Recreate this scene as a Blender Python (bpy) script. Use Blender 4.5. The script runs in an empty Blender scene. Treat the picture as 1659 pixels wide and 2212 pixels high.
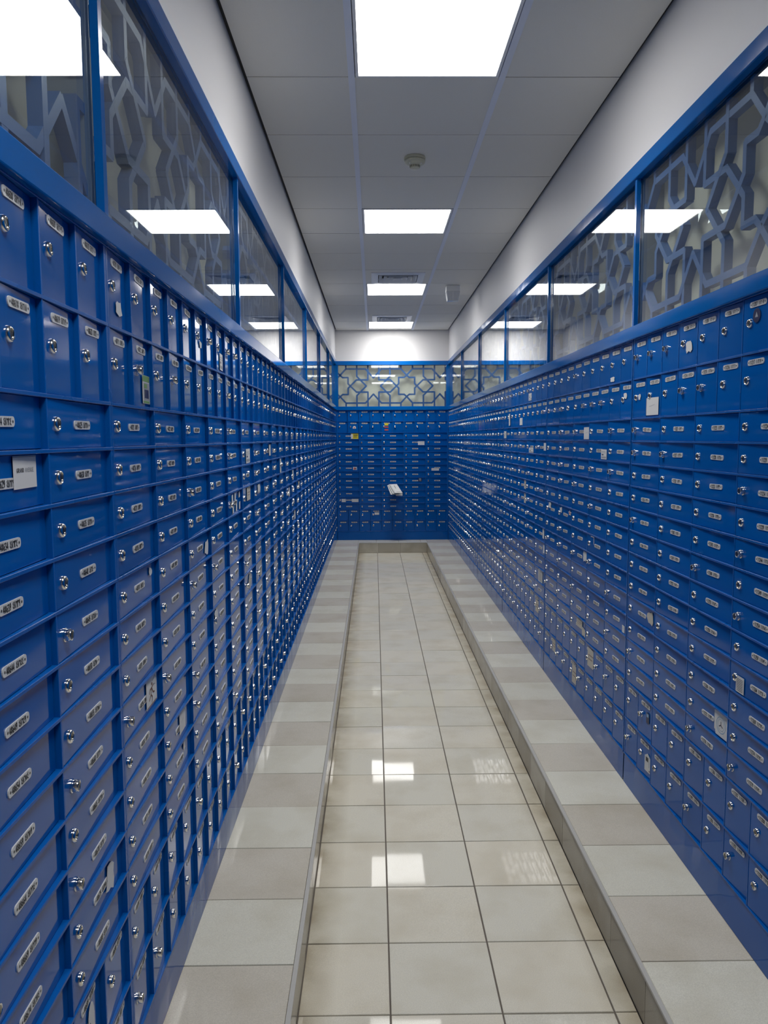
import bpy, bmesh, math, random
from mathutils import Matrix, Vector
random.seed(7)
scene = bpy.context.scene
C = scene.collection

# ------------------------------------------------------------------ camera, world, exposure
CAM_Z = 1.525
F_PX, YAW, PIT, ROL = 1695.6, 0.0119, 0.0943, -0.0047
cd = bpy.data.cameras.new('camera'); cam = bpy.data.objects.new('camera', cd); C.objects.link(cam)
cd.sensor_fit = 'VERTICAL'; cd.sensor_height = 36.0; cd.lens = F_PX / 2212 * 36.0
cd.clip_start = 0.02; cd.clip_end = 60
h = Vector((math.sin(YAW), math.cos(YAW), 0)); r = Vector((math.cos(YAW), -math.sin(YAW), 0)); zz = Vector((0, 0, 1))
fwd = h * math.cos(PIT) - zz * math.sin(PIT); up = h * math.sin(PIT) + zz * math.cos(PIT)
r2 = r * math.cos(ROL) + up * math.sin(ROL); u2 = up * math.cos(ROL) - r * math.sin(ROL)
m3 = Matrix((r2, u2, -fwd)).transposed()
cam.matrix_world = Matrix.Translation((0, 0, CAM_Z)) @ m3.to_4x4()
scene.camera = cam
w = bpy.data.worlds.new('world'); scene.world = w; w.use_nodes = True
w.node_tree.nodes['Background'].inputs[0].default_value = (0.5, 0.55, 0.65, 1)
w.node_tree.nodes['Background'].inputs[1].default_value = 0.0
scene.view_settings.view_transform = 'Standard'
scene.view_settings.look = 'None'
scene.view_settings.gamma = 1.0
scene.view_settings.use_curve_mapping = False
scene.view_settings.exposure = 1.0
PANEL_RADIANCE = 6.0
LAMP_WATTS, LAMP_SPREAD = 5.0, 125.0

# ------------------------------------------------------------------ main dimensions (metres, lower floor at z = 0)
XL, XR, D = -0.510, 1.000, 10.640        # fronts of the mailbox walls
Y_BACK = -2.60                           # end of the aisle behind the camera
LEDGE = 0.135                            # height of the side ledges
CEIL = CAM_Z + 1.428
Z_E, Z_C, Z_B, Z_A = CAM_Z + .370, CAM_Z + .420, CAM_Z + .968, CAM_Z + 1.022   # rail below glass, glass, rail above glass
KL, KR, KB = -0.212, 0.693, 10.345       # faces of the ledge risers
TEE_L, TEE_R = -0.082, 0.518             # main tees of the ceiling grid
ROW0 = 3.271                             # a cross joint of the ceiling grid
ROWS_Z = [.370, .219, .068] + [.068 - .0866 * i for i in range(1, 13)] + [-1.121, -1.269]
ROWS_Z = [CAM_Z + z - LEDGE for z in ROWS_Z]     # cabinet-local row lines, top to bottom
UW = 1.498                               # cabinet width

# ------------------------------------------------------------------ materials
def newmat(name):
    m = bpy.data.materials.new(name); m.use_nodes = True
    nt = m.node_tree; b = nt.nodes['Principled BSDF']
    return m, nt, b
def N(nt, t, **kw):
    n = nt.nodes.new(t)
    for k, v in kw.items(): setattr(n, k, v)
    return n
def simple(name, col, rough=.5, metal=0.0, spec=.5, bump=0, bscale=200):
    m, nt, b = newmat(name)
    b.inputs['Base Color'].default_value = (*col, 1); b.inputs['Roughness'].default_value = rough
    b.inputs['Metallic'].default_value = metal; b.inputs['Specular IOR Level'].default_value = spec
    if bump:
        tc = N(nt, 'ShaderNodeTexCoord'); no = N(nt, 'ShaderNodeTexNoise'); bp = N(nt, 'ShaderNodeBump')
        no.inputs['Scale'].default_value = bscale; bp.inputs['Strength'].default_value = bump; bp.inputs['Distance'].default_value = .001
        nt.links.new(tc.outputs['Object'], no.inputs['Vector']); nt.links.new(no.outputs['Fac'], bp.inputs['Height'])
        nt.links.new(bp.outputs['Normal'], b.inputs['Normal'])
    return m
def paint(name, col, rough=.16, wave=.0):
    m, nt, b = newmat(name)
    oi = N(nt, 'ShaderNodeObjectInfo'); geo = N(nt, 'ShaderNodeNewGeometry')
    hs = N(nt, 'ShaderNodeHueSaturation'); hs.inputs['Color'].default_value = (*col, 1)
    mr = N(nt, 'ShaderNodeMapRange'); mr.inputs['To Min'].default_value = .92; mr.inputs['To Max'].default_value = 1.08
    nt.links.new(oi.outputs['Random'], mr.inputs['Value']); nt.links.new(mr.outputs['Result'], hs.inputs['Value'])
    nt.links.new(hs.outputs['Color'], b.inputs['Base Color'])
    no = N(nt, 'ShaderNodeTexNoise'); no.inputs['Scale'].default_value = 6; no.inputs['Detail'].default_value = 3
    nt.links.new(geo.outputs['Position'], no.inputs['Vector'])
    m2 = N(nt, 'ShaderNodeMapRange'); m2.inputs['From Min'].default_value = .35; m2.inputs['From Max'].default_value = .7
    m2.inputs['To Min'].default_value = rough * .8; m2.inputs['To Max'].default_value = rough * 1.5
    nt.links.new(no.outputs['Fac'], m2.inputs['Value']); nt.links.new(m2.outputs['Result'], b.inputs['Roughness'])
    b.inputs['Specular IOR Level'].default_value = .25
    return m
M = {}
M['blue'] = paint('blue_enamel', (.001, .089, .352), .06)
M['bar'] = paint('blue_frame_enamel', (.001, .089, .352), .28)
M['rail'] = paint('blue_rail_enamel', (.001, .106, .385), .08)
M['lattice'] = simple('blue_lattice_paint', (.05, .13, .34), .4, bump=.15, bscale=90)
M['cavity'] = simple('dark_blue_carcass', (.003, .02, .09), .5)
M['chrome'] = simple('chrome', (.78, .76, .72), .12, 1.0)
M['plug'] = simple('lock_plug_steel', (.30, .29, .27), .3, 1.0)
M['keyway'] = simple('keyway_black', (.01, .01, .01), .4)
M['plate'] = simple('aluminium_plate', (.60, .60, .58), .35)
M['ink'] = simple('black_ink', (.02, .02, .022), .5)
M['paper'] = simple('paper', (.62, .62, .60), .6)
M['paper_warm'] = simple('aged_paper', (.50, .47, .40), .6)
M['paper_grey'] = simple('grey_print', (.30, .31, .33), .6)
M['green'] = simple('green_print', (.16, .30, .09), .5)
M['yellow'] = simple('yellow_print', (.60, .50, .03), .5)
M['red'] = simple('red_print', (.45, .07, .06), .5)
M['navy'] = simple('navy_print', (.008, .012, .06), .4)
M['bluepr'] = simple('pale_blue_print', (.25, .42, .60), .5)
M['brownpr'] = simple('brown_print', (.16, .07, .05), .5)
M['wall'] = simple('white_wall_paint', (.68, .67, .67), .55, bump=.05, bscale=60)
M['tee'] = simple('ceiling_tee_metal', (.72, .75, .84), .5)
M['void'] = simple('ceiling_void', (.03, .03, .03), .8)
M['lampframe'] = simple('lamp_frame_white', (.8, .8, .8), .4)
M['cream'] = simple('cream_plastic', (.58, .56, .42), .35)
M['slot'] = simple('slot_black', (.01, .01, .01), .6)
M['led'] = simple('indicator_lens', (.85, .85, .85), .1)
M['ventmetal'] = simple('vent_white_metal', (.72, .74, .78), .35)
M['clearplastic'] = simple('prismatic_plastic', (.70, .71, .73), .12)
M['nosing'] = simple('nosing_trim', (.42, .41, .38), .3)
M['grout'] = simple('grout_brown', (.13, .11, .095), .85, bump=.3, bscale=150)
M['mortar'] = simple('ledge_mortar', (.22, .20, .17), .8)

def ceiling_tile_mat():
    m, nt, b = newmat('ceiling_tile')
    tc = N(nt, 'ShaderNodeNewGeometry'); no = N(nt, 'ShaderNodeTexNoise'); no.inputs['Scale'].default_value = 260; no.inputs['Detail'].default_value = 2
    cr = N(nt, 'ShaderNodeMixRGB'); cr.inputs['Color1'].default_value = (.72, .70, .645, 1); cr.inputs['Color2'].default_value = (.78, .76, .70, 1)
    nt.links.new(tc.outputs['Position'], no.inputs['Vector']); nt.links.new(no.outputs['Fac'], cr.inputs['Fac']); nt.links.new(cr.outputs['Color'], b.inputs['Base Color'])
    b.inputs['Roughness'].default_value = .85; b.inputs['Specular IOR Level'].default_value = .2
    return m
M['ctile'] = ceiling_tile_mat()

def tile_mat(name, ca, cb, stain, rough=.06):
    m, nt, b = newmat(name)
    geo = N(nt, 'ShaderNodeNewGeometry'); oi = N(nt, 'ShaderNodeObjectInfo')
    mix = N(nt, 'ShaderNodeMixRGB'); mix.inputs['Color1'].default_value = (*ca, 1); mix.inputs['Color2'].default_value = (*cb, 1)
    nt.links.new(oi.outputs['Random'], mix.inputs['Fac'])
    sp = N(nt, 'ShaderNodeTexNoise'); sp.inputs['Scale'].default_value = 420; sp.inputs['Detail'].default_value = 1
    nt.links.new(geo.outputs['Position'], sp.inputs['Vector'])
    mr = N(nt, 'ShaderNodeMapRange'); mr.inputs['From Min'].default_value = .3; mr.inputs['From Max'].default_value = .7
    mr.inputs['To Min'].default_value = .90; mr.inputs['To Max'].default_value = 1.08
    nt.links.new(sp.outputs['Fac'], mr.inputs['Value'])
    mul = N(nt, 'ShaderNodeMixRGB', blend_type='MULTIPLY'); mul.inputs['Fac'].default_value = 1
    nt.links.new(mix.outputs['Color'], mul.inputs['Color1']); nt.links.new(mr.outputs['Result'], mul.inputs['Color2'])
    # worn grime: broad smudges and brown dirt that collects along the foot of the risers
    big = N(nt, 'ShaderNodeTexNoise'); big.inputs['Scale'].default_value = 5.5; big.inputs['Detail'].default_value = 4
    nt.links.new(geo.outputs['Position'], big.inputs['Vector'])
    mb = N(nt, 'ShaderNodeMapRange'); mb.inputs['From Min'].default_value = .45; mb.inputs['From Max'].default_value = .8
    mb.inputs['To Min'].default_value = 0; mb.inputs['To Max'].default_value = .5
    nt.links.new(big.outputs['Fac'], mb.inputs['Value'])
    smu = N(nt, 'ShaderNodeMixRGB'); smu.inputs['Color2'].default_value = (ca[0] * .72, ca[1] * .67, ca[2] * .58, 1)
    nt.links.new(mb.outputs['Result'], smu.inputs['Fac']); nt.links.new(mul.outputs['Color'], smu.inputs['Color1'])
    last = smu
    for edge, sgn in stain:
        sx = N(nt, 'ShaderNodeSeparateXYZ'); nt.links.new(geo.outputs['Position'], sx.inputs['Vector'])
        d1 = N(nt, 'ShaderNodeMapRange'); d1.inputs['From Min'].default_value = edge; d1.inputs['From Max'].default_value = edge + sgn * .10
        d1.inputs['To Min'].default_value = 1; d1.inputs['To Max'].default_value = 0
        nt.links.new(sx.outputs['X'], d1.inputs['Value'])
        n2 = N(nt, 'ShaderNodeTexNoise'); n2.inputs['Scale'].default_value = 9; n2.inputs['Detail'].default_value = 5
        nt.links.new(geo.outputs['Position'], n2.inputs['Vector'])
        mm = N(nt, 'ShaderNodeMath', operation='MULTIPLY'); nt.links.new(d1.outputs['Result'], mm.inputs[0]); nt.links.new(n2.outputs['Fac'], mm.inputs[1])
        sm = N(nt, 'ShaderNodeMixRGB'); sm.inputs['Color2'].default_value = (.20, .155, .085, 1)
        m4 = N(nt, 'ShaderNodeMath', operation='MULTIPLY'); m4.inputs[1].default_value = 1.1; m4.use_clamp = True
        nt.links.new(mm.outputs[0], m4.inputs[0]); nt.links.new(m4.outputs[0], sm.inputs['Fac'])
        nt.links.new(last.outputs['Color'], sm.inputs['Color1']); last = sm
    nt.links.new(last.outputs['Color'], b.inputs['Base Color'])
    rr = N(nt, 'ShaderNodeMapRange'); rr.inputs['From Min'].default_value = .4; rr.inputs['From Max'].default_value = .75
    rr.inputs['To Min'].default_value = rough; rr.inputs['To Max'].default_value = rough * 2.2
    nt.links.new(big.outputs['Fac'], rr.inputs['Value']); nt.links.new(rr.outputs['Result'], b.inputs['Roughness'])
    b.inputs['Specular IOR Level'].default_value = .09
    return m
M['tile'] = tile_mat('floor_tile_warm', (.665, .625, .520), (.650, .615, .515), [(KL, 1), (KR, -1)], .025)
M['tile_cool'] = tile_mat('floor_tile_cool', (.645, .618, .523), (.630, .606, .518), [(KL, 1), (KR, -1)], .025)
M['ledge_a'] = tile_mat('ledge_tile_warm', (.515, .480, .405), (.54, .505, .43), [], .09)
M['ledge_b'] = tile_mat('ledge_tile_cool', (.625, .610, .525), (.60, .585, .50), [], .06)
M['riser'] = tile_mat('riser_tile', (.34, .31, .25), (.60, .57, .48), [], .1)

def glass_mat():
    m = bpy.data.materials.new('window_glass'); m.use_nodes = True; nt = m.node_tree; nt.nodes.clear()
    out = N(nt, 'ShaderNodeOutputMaterial'); tr = N(nt, 'ShaderNodeBsdfTransparent'); gl = N(nt, 'ShaderNodeBsdfGlossy'); mx = N(nt, 'ShaderNodeMixShader')
    tr.inputs['Color'].default_value = (.90, .93, .93, 1); gl.inputs['Roughness'].default_value = 0.0; gl.inputs['Color'].default_value = (.95, .95, .95, 1)
    geo = N(nt, 'ShaderNodeNewGeometry'); dt = N(nt, 'ShaderNodeVectorMath', operation='DOT_PRODUCT')
    nt.links.new(geo.outputs['Normal'], dt.inputs[0]); nt.links.new(geo.outputs['Incoming'], dt.inputs[1])
    ab = N(nt, 'ShaderNodeMath', operation='ABSOLUTE'); nt.links.new(dt.outputs['Value'], ab.inputs[0])
    om = N(nt, 'ShaderNodeMath', operation='SUBTRACT'); om.inputs[0].default_value = 1; nt.links.new(ab.outputs[0], om.inputs[1])
    pw = N(nt, 'ShaderNodeMath', operation='POWER'); pw.inputs[1].default_value = 5; nt.links.new(om.outputs[0], pw.inputs[0])
    ma = N(nt, 'ShaderNodeMath', operation='MULTIPLY_ADD'); ma.inputs[1].default_value = .96; ma.inputs[2].default_value = .04; nt.links.new(pw.outputs[0], ma.inputs[0])
    nt.links.new(ma.outputs[0], mx.inputs['Fac']); nt.links.new(tr.outputs[0], mx.inputs[1]); nt.links.new(gl.outputs[0], mx.inputs[2])
    nt.links.new(mx.outputs[0], out.inputs['Surface'])
    return m
M['glass'] = glass_mat()
M['recess'] = simple('window_recess_grey', (.22, .25, .29), .5)
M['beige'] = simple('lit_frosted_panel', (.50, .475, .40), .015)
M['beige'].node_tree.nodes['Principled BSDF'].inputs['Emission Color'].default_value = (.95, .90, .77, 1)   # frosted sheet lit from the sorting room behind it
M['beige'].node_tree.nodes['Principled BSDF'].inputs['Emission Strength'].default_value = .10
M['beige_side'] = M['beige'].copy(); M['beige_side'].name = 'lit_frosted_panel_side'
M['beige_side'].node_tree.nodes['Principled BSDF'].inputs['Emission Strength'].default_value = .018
def lamp_mat():
    m = bpy.data.materials.new('lamp_diffuser'); m.use_nodes = True; nt = m.node_tree; nt.nodes.clear()
    out = N(nt, 'ShaderNodeOutputMaterial'); em = N(nt, 'ShaderNodeEmission')
    em.inputs['Color'].default_value = (1.0, .985, .96, 1); em.inputs['Strength'].default_value = PANEL_RADIANCE
    nt.links.new(em.outputs[0], out.inputs['Surface']); return m
M['lamp'] = lamp_mat()

# ------------------------------------------------------------------ mesh helpers
class MB:
    """Collects verts and faces of one mesh with several materials."""
    def __init__(s): s.v = []; s.f = []; s.m = []; s.mats = []
    def mi(s, mat):
        if mat not in s.mats: s.mats.append(mat)
        return s.mats.index(mat)
    def poly(s, pts, mat):
        i = len(s.v); s.v += [tuple(p) for p in pts]; s.f.append(tuple(range(i, i + len(pts)))); s.m.append(s.mi(mat))
    def box(s, x0, x1, y0, y1, z0, z1, mat, skip=''):
        i = len(s.v); k = s.mi(mat)
        s.v += [(x0, y0, z0), (x1, y0, z0), (x1, y1, z0), (x0, y1, z0), (x0, y0, z1), (x1, y0, z1), (x1, y1, z1), (x0, y1, z1)]
        for n, q in (('b', (3, 2, 1, 0)), ('t', (4, 5, 6, 7)), ('f', (0, 1, 5, 4)), ('r', (1, 2, 6, 5)), ('k', (2, 3, 7, 6)), ('l', (3, 0, 4, 7))):
            if n not in skip: s.f.append(tuple(i + a for a in q)); s.m.append(k)
    def bevbox(s, x0, x1, y0, y1, z0, z1, mat, c):
        """Box whose front (-y) edges are chamfered by c."""
        i = len(s.v); k = s.mi(mat)
        s.v += [(x0, y1, z0), (x1, y1, z0), (x1, y1, z1), (x0, y1, z1), (x0, y0 + c, z0), (x1, y0 + c, z0), (x1, y0 + c, z1), (x0, y0 + c, z1),
                (x0 + c, y0, z0 + c), (x1 - c, y0, z0 + c), (x1 - c, y0, z1 - c), (x0 + c, y0, z1 - c)]
        q = [(8, 9, 10, 11), (0, 3, 2, 1)]
        for a in range(4):
            b = (a + 1) % 4; q += [(a, b, 4 + b, 4 + a), (4 + a, 4 + b, 8 + b, 8 + a)]
        for f in q: s.f.append(tuple(i + a for a in f)); s.m.append(k)
    def lathe(s, prof, n, mat, origin=(0, 0, 0), axis='y', phase=0.0, cap=True):
        """prof: list of (radius, distance along axis)."""
        i = len(s.v); k = s.mi(mat)
        for rad, d in prof:
            for j in range(n):
                a = phase + 2 * math.pi * j / n; p, q = rad * math.cos(a), rad * math.sin(a)
                if axis == 'y': s.v.append((origin[0] + p, origin[1] + d, origin[2] + q))
                else: s.v.append((origin[0] + p, origin[1] + q, origin[2] + d))
        for a in range(len(prof) - 1):
            for j in range(n):
                b = (j + 1) % n
                s.f.append((i + a * n + j, i + a * n + b, i + (a + 1) * n + b, i + (a + 1) * n + j)); s.m.append(k)
        if cap:
            s.f.append(tuple(i + (len(prof) - 1) * n + j for j in range(n))); s.m.append(k)
    def mesh(s, name, smooth=None):
        me = bpy.data.meshes.new(name); me.from_pydata(s.v, [], s.f)
        for mt in s.mats: me.materials.append(M[mt])
        me.polygons.foreach_set('material_index', s.m)
        if smooth is not None:
            bm = bmesh.new(); bm.from_mesh(me); bmesh.ops.recalc_face_normals(bm, faces=bm.faces); bm.to_mesh(me); bm.free()
            me.polygons.foreach_set('use_smooth', [True] * len(me.polygons)); me.set_sharp_from_angle(angle=math.radians(smooth))
        me.update(); return me
def link(name, data, parent=None, loc=(0, 0, 0), rot=(0, 0, 0)):
    o = bpy.data.objects.new(name, data); C.objects.link(o); o.location = loc; o.rotation_euler = rot
    if parent: o.parent = parent
    return o
def tag(o, label=None, cat=None, group=None, kind=None):
    for k, v in (('label', label), ('category', cat), ('group', group), ('kind', kind)):
        if v: o[k] = v
    return o

# ------------------------------------------------------------------ setting: walls
def wall(name, boxes, mat, label):
    mb = MB()
    for b in boxes: mb.box(*b, mat)
    return tag(link(name, mb.mesh(name)), label, 'wall', kind='structure')
T = .40                                     # wall build-up behind the cabinets
wall('wall_left', [(XL - T - .1, XL - T, Y_BACK - .1, D + T, 0, CEIL + .08), (XL - T, XL - .004, Y_BACK, D + .004, Z_A, CEIL + .05)], 'wall', 'white painted left wall above the blue glazed band')
wall('wall_right', [(XR + T, XR + T + .1, Y_BACK - .1, D + T, 0, CEIL + .08), (XR + .004, XR + T, Y_BACK, D + .004, Z_A, CEIL + .05)], 'wall', 'white painted right wall above the blue glazed band')
wall('wall_back', [(XL - T, XR + T, D + T, D + T + .1, 0, CEIL + .08), (XL - T, XR + T, D + .004, D + T, Z_A, CEIL + .05)], 'wall', 'bright white end wall above the patterned glass')
wall('wall_front', [(XL - T, XR + T, Y_BACK - .1, Y_BACK, 0, CEIL + .08)], 'wall', 'white wall behind the camera')
# plain blue boarding added unseen behind the camera, for darker bounce than white wall
mb = MB(); mb.box(XL - .3, XL, Y_BACK, .043, LEDGE, Z_A, 'blue'); tag(link('trim_1', mb.mesh('trim_1')), 'blue boarding added out of view behind the camera on the left', 'boarding', kind='structure')
mb = MB(); mb.box(XR, XR + .3, Y_BACK, 1.545, LEDGE, Z_A, 'blue'); tag(link('trim_2', mb.mesh('trim_2')), 'blue boarding added out of view beside the camera on the right', 'boarding', kind='structure')

# rails above and below the glass
PR = .012
def rail(n, x0, x1, y0, y1, z0, z1, label):
    mb = MB(); mb.box(x0, x1, y0, y1, z0, z1, 'rail'); o = link('trim_%d' % n, mb.mesh('trim'), None)
    bv = o.modifiers.new('bevel', 'BEVEL'); bv.width = .003; bv.segments = 2
    return tag(o, label, 'rail', kind='structure')
rail(3, XL - .06, XL + PR, .045, D - PR, Z_E, Z_C, 'blue rail under the glass on the left wall')
rail(4, XL - .06, XL + PR, .045, D - PR, Z_B, Z_A, 'blue rail over the glass on the left wall')
rail(5, XR - PR, XR + .06, 1.547, D - PR, Z_E, Z_C, 'blue rail under the glass on the right wall')
rail(6, XR - PR, XR + .06, 1.547, D - PR, Z_B, Z_A, 'blue rail over the glass on the right wall')
rail(7, XL - .05, XR + .05, D - PR, D + .06, Z_E, Z_C, 'blue rail under the patterned glass on the end wall')
rail(8, XL - .05, XR + .05, D - PR, D + .06, Z_B, Z_A, 'blue rail over the patterned glass on the end wall')
rail(9, XL - .03, XL + .030, D - .012, D + .05, Z_C, Z_B, 'blue corner post at the left of the patterned glass')
rail(10, XR - .030, XR + .03, D - .012, D + .05, Z_C, Z_B, 'blue corner post at the right of the patterned glass')

# ------------------------------------------------------------------ setting: floor, ledges, risers
mb = MB(); mb.box(XL - T, XR + T, Y_BACK - .1, D + T, -.10, -.008, 'grout')
floor = tag(link('floor', mb.mesh('floor')), 'beige grey tiled aisle floor with raised tiled ledges', 'floor', kind='structure')
TS = .2985
def tile_mesh(wx, wy, th, mat, c=.0012):
    bm = MB(); i = 0
    bm.v = [(0, 0, -th), (wx, 0, -th), (wx, wy, -th), (0, wy, -th), (0, 0, -c), (wx, 0, -c), (wx, wy, -c), (0, wy, -c), (c, c, 0), (wx - c, c, 0), (wx - c, wy - c, 0), (c, wy - c, 0)]
    q = [(8, 9, 10, 11)]
    for a in range(4):
        b = (a + 1) % 4; q += [(a, b, 4 + b, 4 + a), (4 + a, 4 + b, 8 + b, 8 + a)]
    bm.f = q; bm.m = [0] * len(q); bm.mats = [mat]
    return bm.mesh('tile')
def tilt(): return (random.gauss(0, .0020), random.gauss(0, .0022), 0)
G = .0045
cols = [(KL, .0345), (.0345, .333), (.333, .6315), (.6315, KR)]
YF = 1.948
fmesh = [[tile_mesh(b - a - G, TS - G, .008, t) for t in ('tile', 'tile_cool')] for a, b in cols]
n_f = int((KB - YF) / TS) + 1
for k in range(-2, n_f):
    y0 = YF + k * TS
    for ci, (a, b) in enumerate(cols):
        me = fmesh[ci][(k + ci) % 2]
        if y0 + TS > KB: me = tile_mesh(b - a - G, KB - y0 - G, .008, 'tile')
        link('tile', me, floor, (a + G / 2, y0 + G / 2, 0), tilt())
# the same tiling out of view behind the camera, one joined piece
def field(xs, y_end, z, mat, th):
    fb = MB(); y1 = y_end
    while y1 > Y_BACK:
        for a, b in xs: fb.box(a + G / 2, b - G / 2, max(Y_BACK, y1 - TS) + G / 2, y1 - G / 2, z - th, z, mat)
        y1 -= TS
    return fb
tag(link('tile_field', field(cols, YF - 2 * TS, 0, 'tile', .008).mesh('tile_field'), floor), kind='stuff')
# ledge bodies
for nm, (a, b, c_, d_) in (('ledge_core', (XL - T, KL - .006, Y_BACK, D)), ('ledge_core', (KR + .006, XR + T, Y_BACK, D)), ('ledge_core', (KL - .006, KR + .006, KB + .006, D + T))):
    lb = MB(); lb.box(a, b, c_, d_, -.02, LEDGE - .008, 'mortar'); link(nm, lb.mesh('ledge_core'), floor)
NO = .009                                   # nosing width
lw_l, lw_r = (XL - .02, KL - NO), (KR + NO, XR + .02)
YLL, YLR = 2.262, 1.958
for (a, b), ys, odd in ((lw_l, YLL, 0), (lw_r, YLR, 2)):
    meshes = [tile_mesh(b - a - .003, TS - .003, .008, t) for t in ('ledge_a', 'ledge_b')]
    k0 = -3 if odd == 0 else -2
    k = k0; y0 = ys + k * TS
    while y0 < D - .01:
        me = meshes[(k + odd) % 2]
        if y0 + TS > D: me = tile_mesh(b - a - .003, D - y0, .008, 'ledge_b')
        link('ledge_tile', me, floor, (a + .0015, y0 + .0015, LEDGE), tilt())
        k += 1; y0 = ys + k * TS
    tag(link('ledge_tile_field', field([(a, b)], ys + k0 * TS, LEDGE, 'ledge_a', .008).mesh('ledge_tile_field'), floor), kind='stuff')
for a, b in ((KL - .01, .02), (.02, .318), (.318, .616), (.616, KR + .01)):
    link('ledge_tile', tile_mesh(b - a - .003, D - KB - NO, .008, 'ledge_b'), floor, (a + .0015, KB + NO, LEDGE), tilt())
# riser tiles (upright) and nosing strips
RH = LEDGE - .006
for x, sgn, ys in ((KL, -1, YLL - .09), (KR, 1, YLR - .06)):
    rb = MB(); rb.box(0, sgn * .006, 0, TS - .003, .001, RH, 'riser'); rm = rb.mesh('riser_tile')
    y0 = ys - 3 * TS
    while y0 < KB - .01:
        me = rm
        if y0 + TS > KB: rb = MB(); rb.box(0, sgn * .006, 0, KB - y0, .001, RH, 'riser'); me = rb.mesh('riser_tile')
        link('riser_tile', me, floor, (x, y0, 0), (0, 0, random.gauss(0, .002)))
        y0 += TS
    rb = MB(); rb.box(x, x + sgn * .006, Y_BACK, ys - 3 * TS, .001, RH, 'riser'); tag(link('riser_field', rb.mesh('riser_field'), floor), kind='stuff')
    nb = MB(); nb.box(min(x - sgn * .003, x + sgn * NO), max(x - sgn * .003, x + sgn * NO), Y_BACK, KB + .003, RH, LEDGE + .001, 'nosing'); link('nosing', nb.mesh('nosing'), floor)
for a, b in ((KL, .045), (.045, .343), (.343, KR)):
    rb = MB(); rb.box(a + .001, b - .001, KB, KB + .006, .001, RH, 'riser'); link('riser_tile', rb.mesh('riser_tile'), floor)
nb = MB(); nb.box(KL - .0, KR, KB - .003, KB + NO, RH, LEDGE + .001, 'nosing'); link('nosing', nb.mesh('nosing'), floor)

# ------------------------------------------------------------------ setting: ceiling
mb = MB(); mb.box(XL - .1, XR + .1, Y_BACK, D + .1, CEIL + .03, CEIL + .10, 'void')
ceil = tag(link('ceiling', mb.mesh('ceiling')), 'suspended ceiling of grey square tiles', 'ceiling', kind='structure')
light_k = {-1, 3, 7, 11, -5}
vent_k = {6, 10}
ccols = [(XL + .012, TEE_L - .013), (TEE_L + .013, TEE_R - .013), (TEE_R + .013, XR - .012)]
cm = {}
def ctile(wx, wy):
    key = (round(wx, 4), round(wy, 4))
    if key not in cm:
        tb = MB(); tb.box(0, wx, 0, wy, 0, .014, 'ctile'); cm[key] = tb.mesh('tile')
    return cm[key]
k = -9
while ROW0 + .6 * k < D:
    y0 = max(ROW0 + .6 * k, Y_BACK); y1 = min(ROW0 + .6 * (k + 1), D - .012)
    for ci, (a, b) in enumerate(ccols):
        if ci == 1 and (k in light_k or k in vent_k): continue
        if y1 - y0 > .02: link('tile', ctile(b - a, y1 - y0 - .006), ceil, (a, y0 + .003, CEIL + random.uniform(0, .0012)))
    k += 1
for x in (TEE_L, TEE_R):
    tb = MB(); tb.box(x - .013, x + .013, Y_BACK, D, CEIL - .003, CEIL + .02, 'tee'); link('main_tee', tb.mesh('main_tee'), ceil)
for x0, x1 in ((XL - .004, XL + .018), (XR - .018, XR + .004)):
    tb = MB(); tb.box(x0, x1, Y_BACK, D, CEIL + .016, CEIL + .019, 'void'); link('shadow_gap_strip', tb.mesh('shadow_gap_strip'), ceil)  # near-black strip colours in the shadow line between ceiling and wall

# ------------------------------------------------------------------ ceiling lights, vents, detector, emergency light
where = {-5: 'behind the camera', -1: 'largest and nearest in view at the top', 3: 'second from the camera, beyond the smoke detector', 7: 'third from the camera, just past the first vent', 11: 'farthest, right before the end wall'}
for k in sorted(light_k):
    y0 = ROW0 + .6 * k + .004; cx = (TEE_L + TEE_R) / 2
    root = tag(link('ceiling_light', None, None, (cx, y0 + .296, CEIL)), 'square white ceiling light panel, ' + where[k], 'light', 'square ceiling light panels')
    s, fr = .292 - .008, .012
    fb = MB()
    for (a, b, c_, d_) in ((-s, s, -.296, -.296 + fr), (-s, s, .296 - fr, .296), (-s, -s + fr, -.296 + fr, .296 - fr), (s - fr, s, -.296 + fr, .296 - fr)):
        fb.box(a, b, c_, d_, -.003, .03, 'lampframe')
    link('frame', fb.mesh('frame'), root)
    ld = bpy.data.lights.new('lamp', 'AREA'); ld.shape = 'SQUARE'; ld.size = .54; ld.energy = LAMP_WATTS; ld.color = (1.0, .985, .95)
    ld.spread = math.radians(LAMP_SPREAD); link('lamp', ld, root, (0, 0, -.005))
    db = MB(); db.box(-s + fr, s - fr, -.296 + fr, .296 - fr, .000, .004, 'lamp'); link('diffuser', db.mesh('diffuser'), root)
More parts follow.
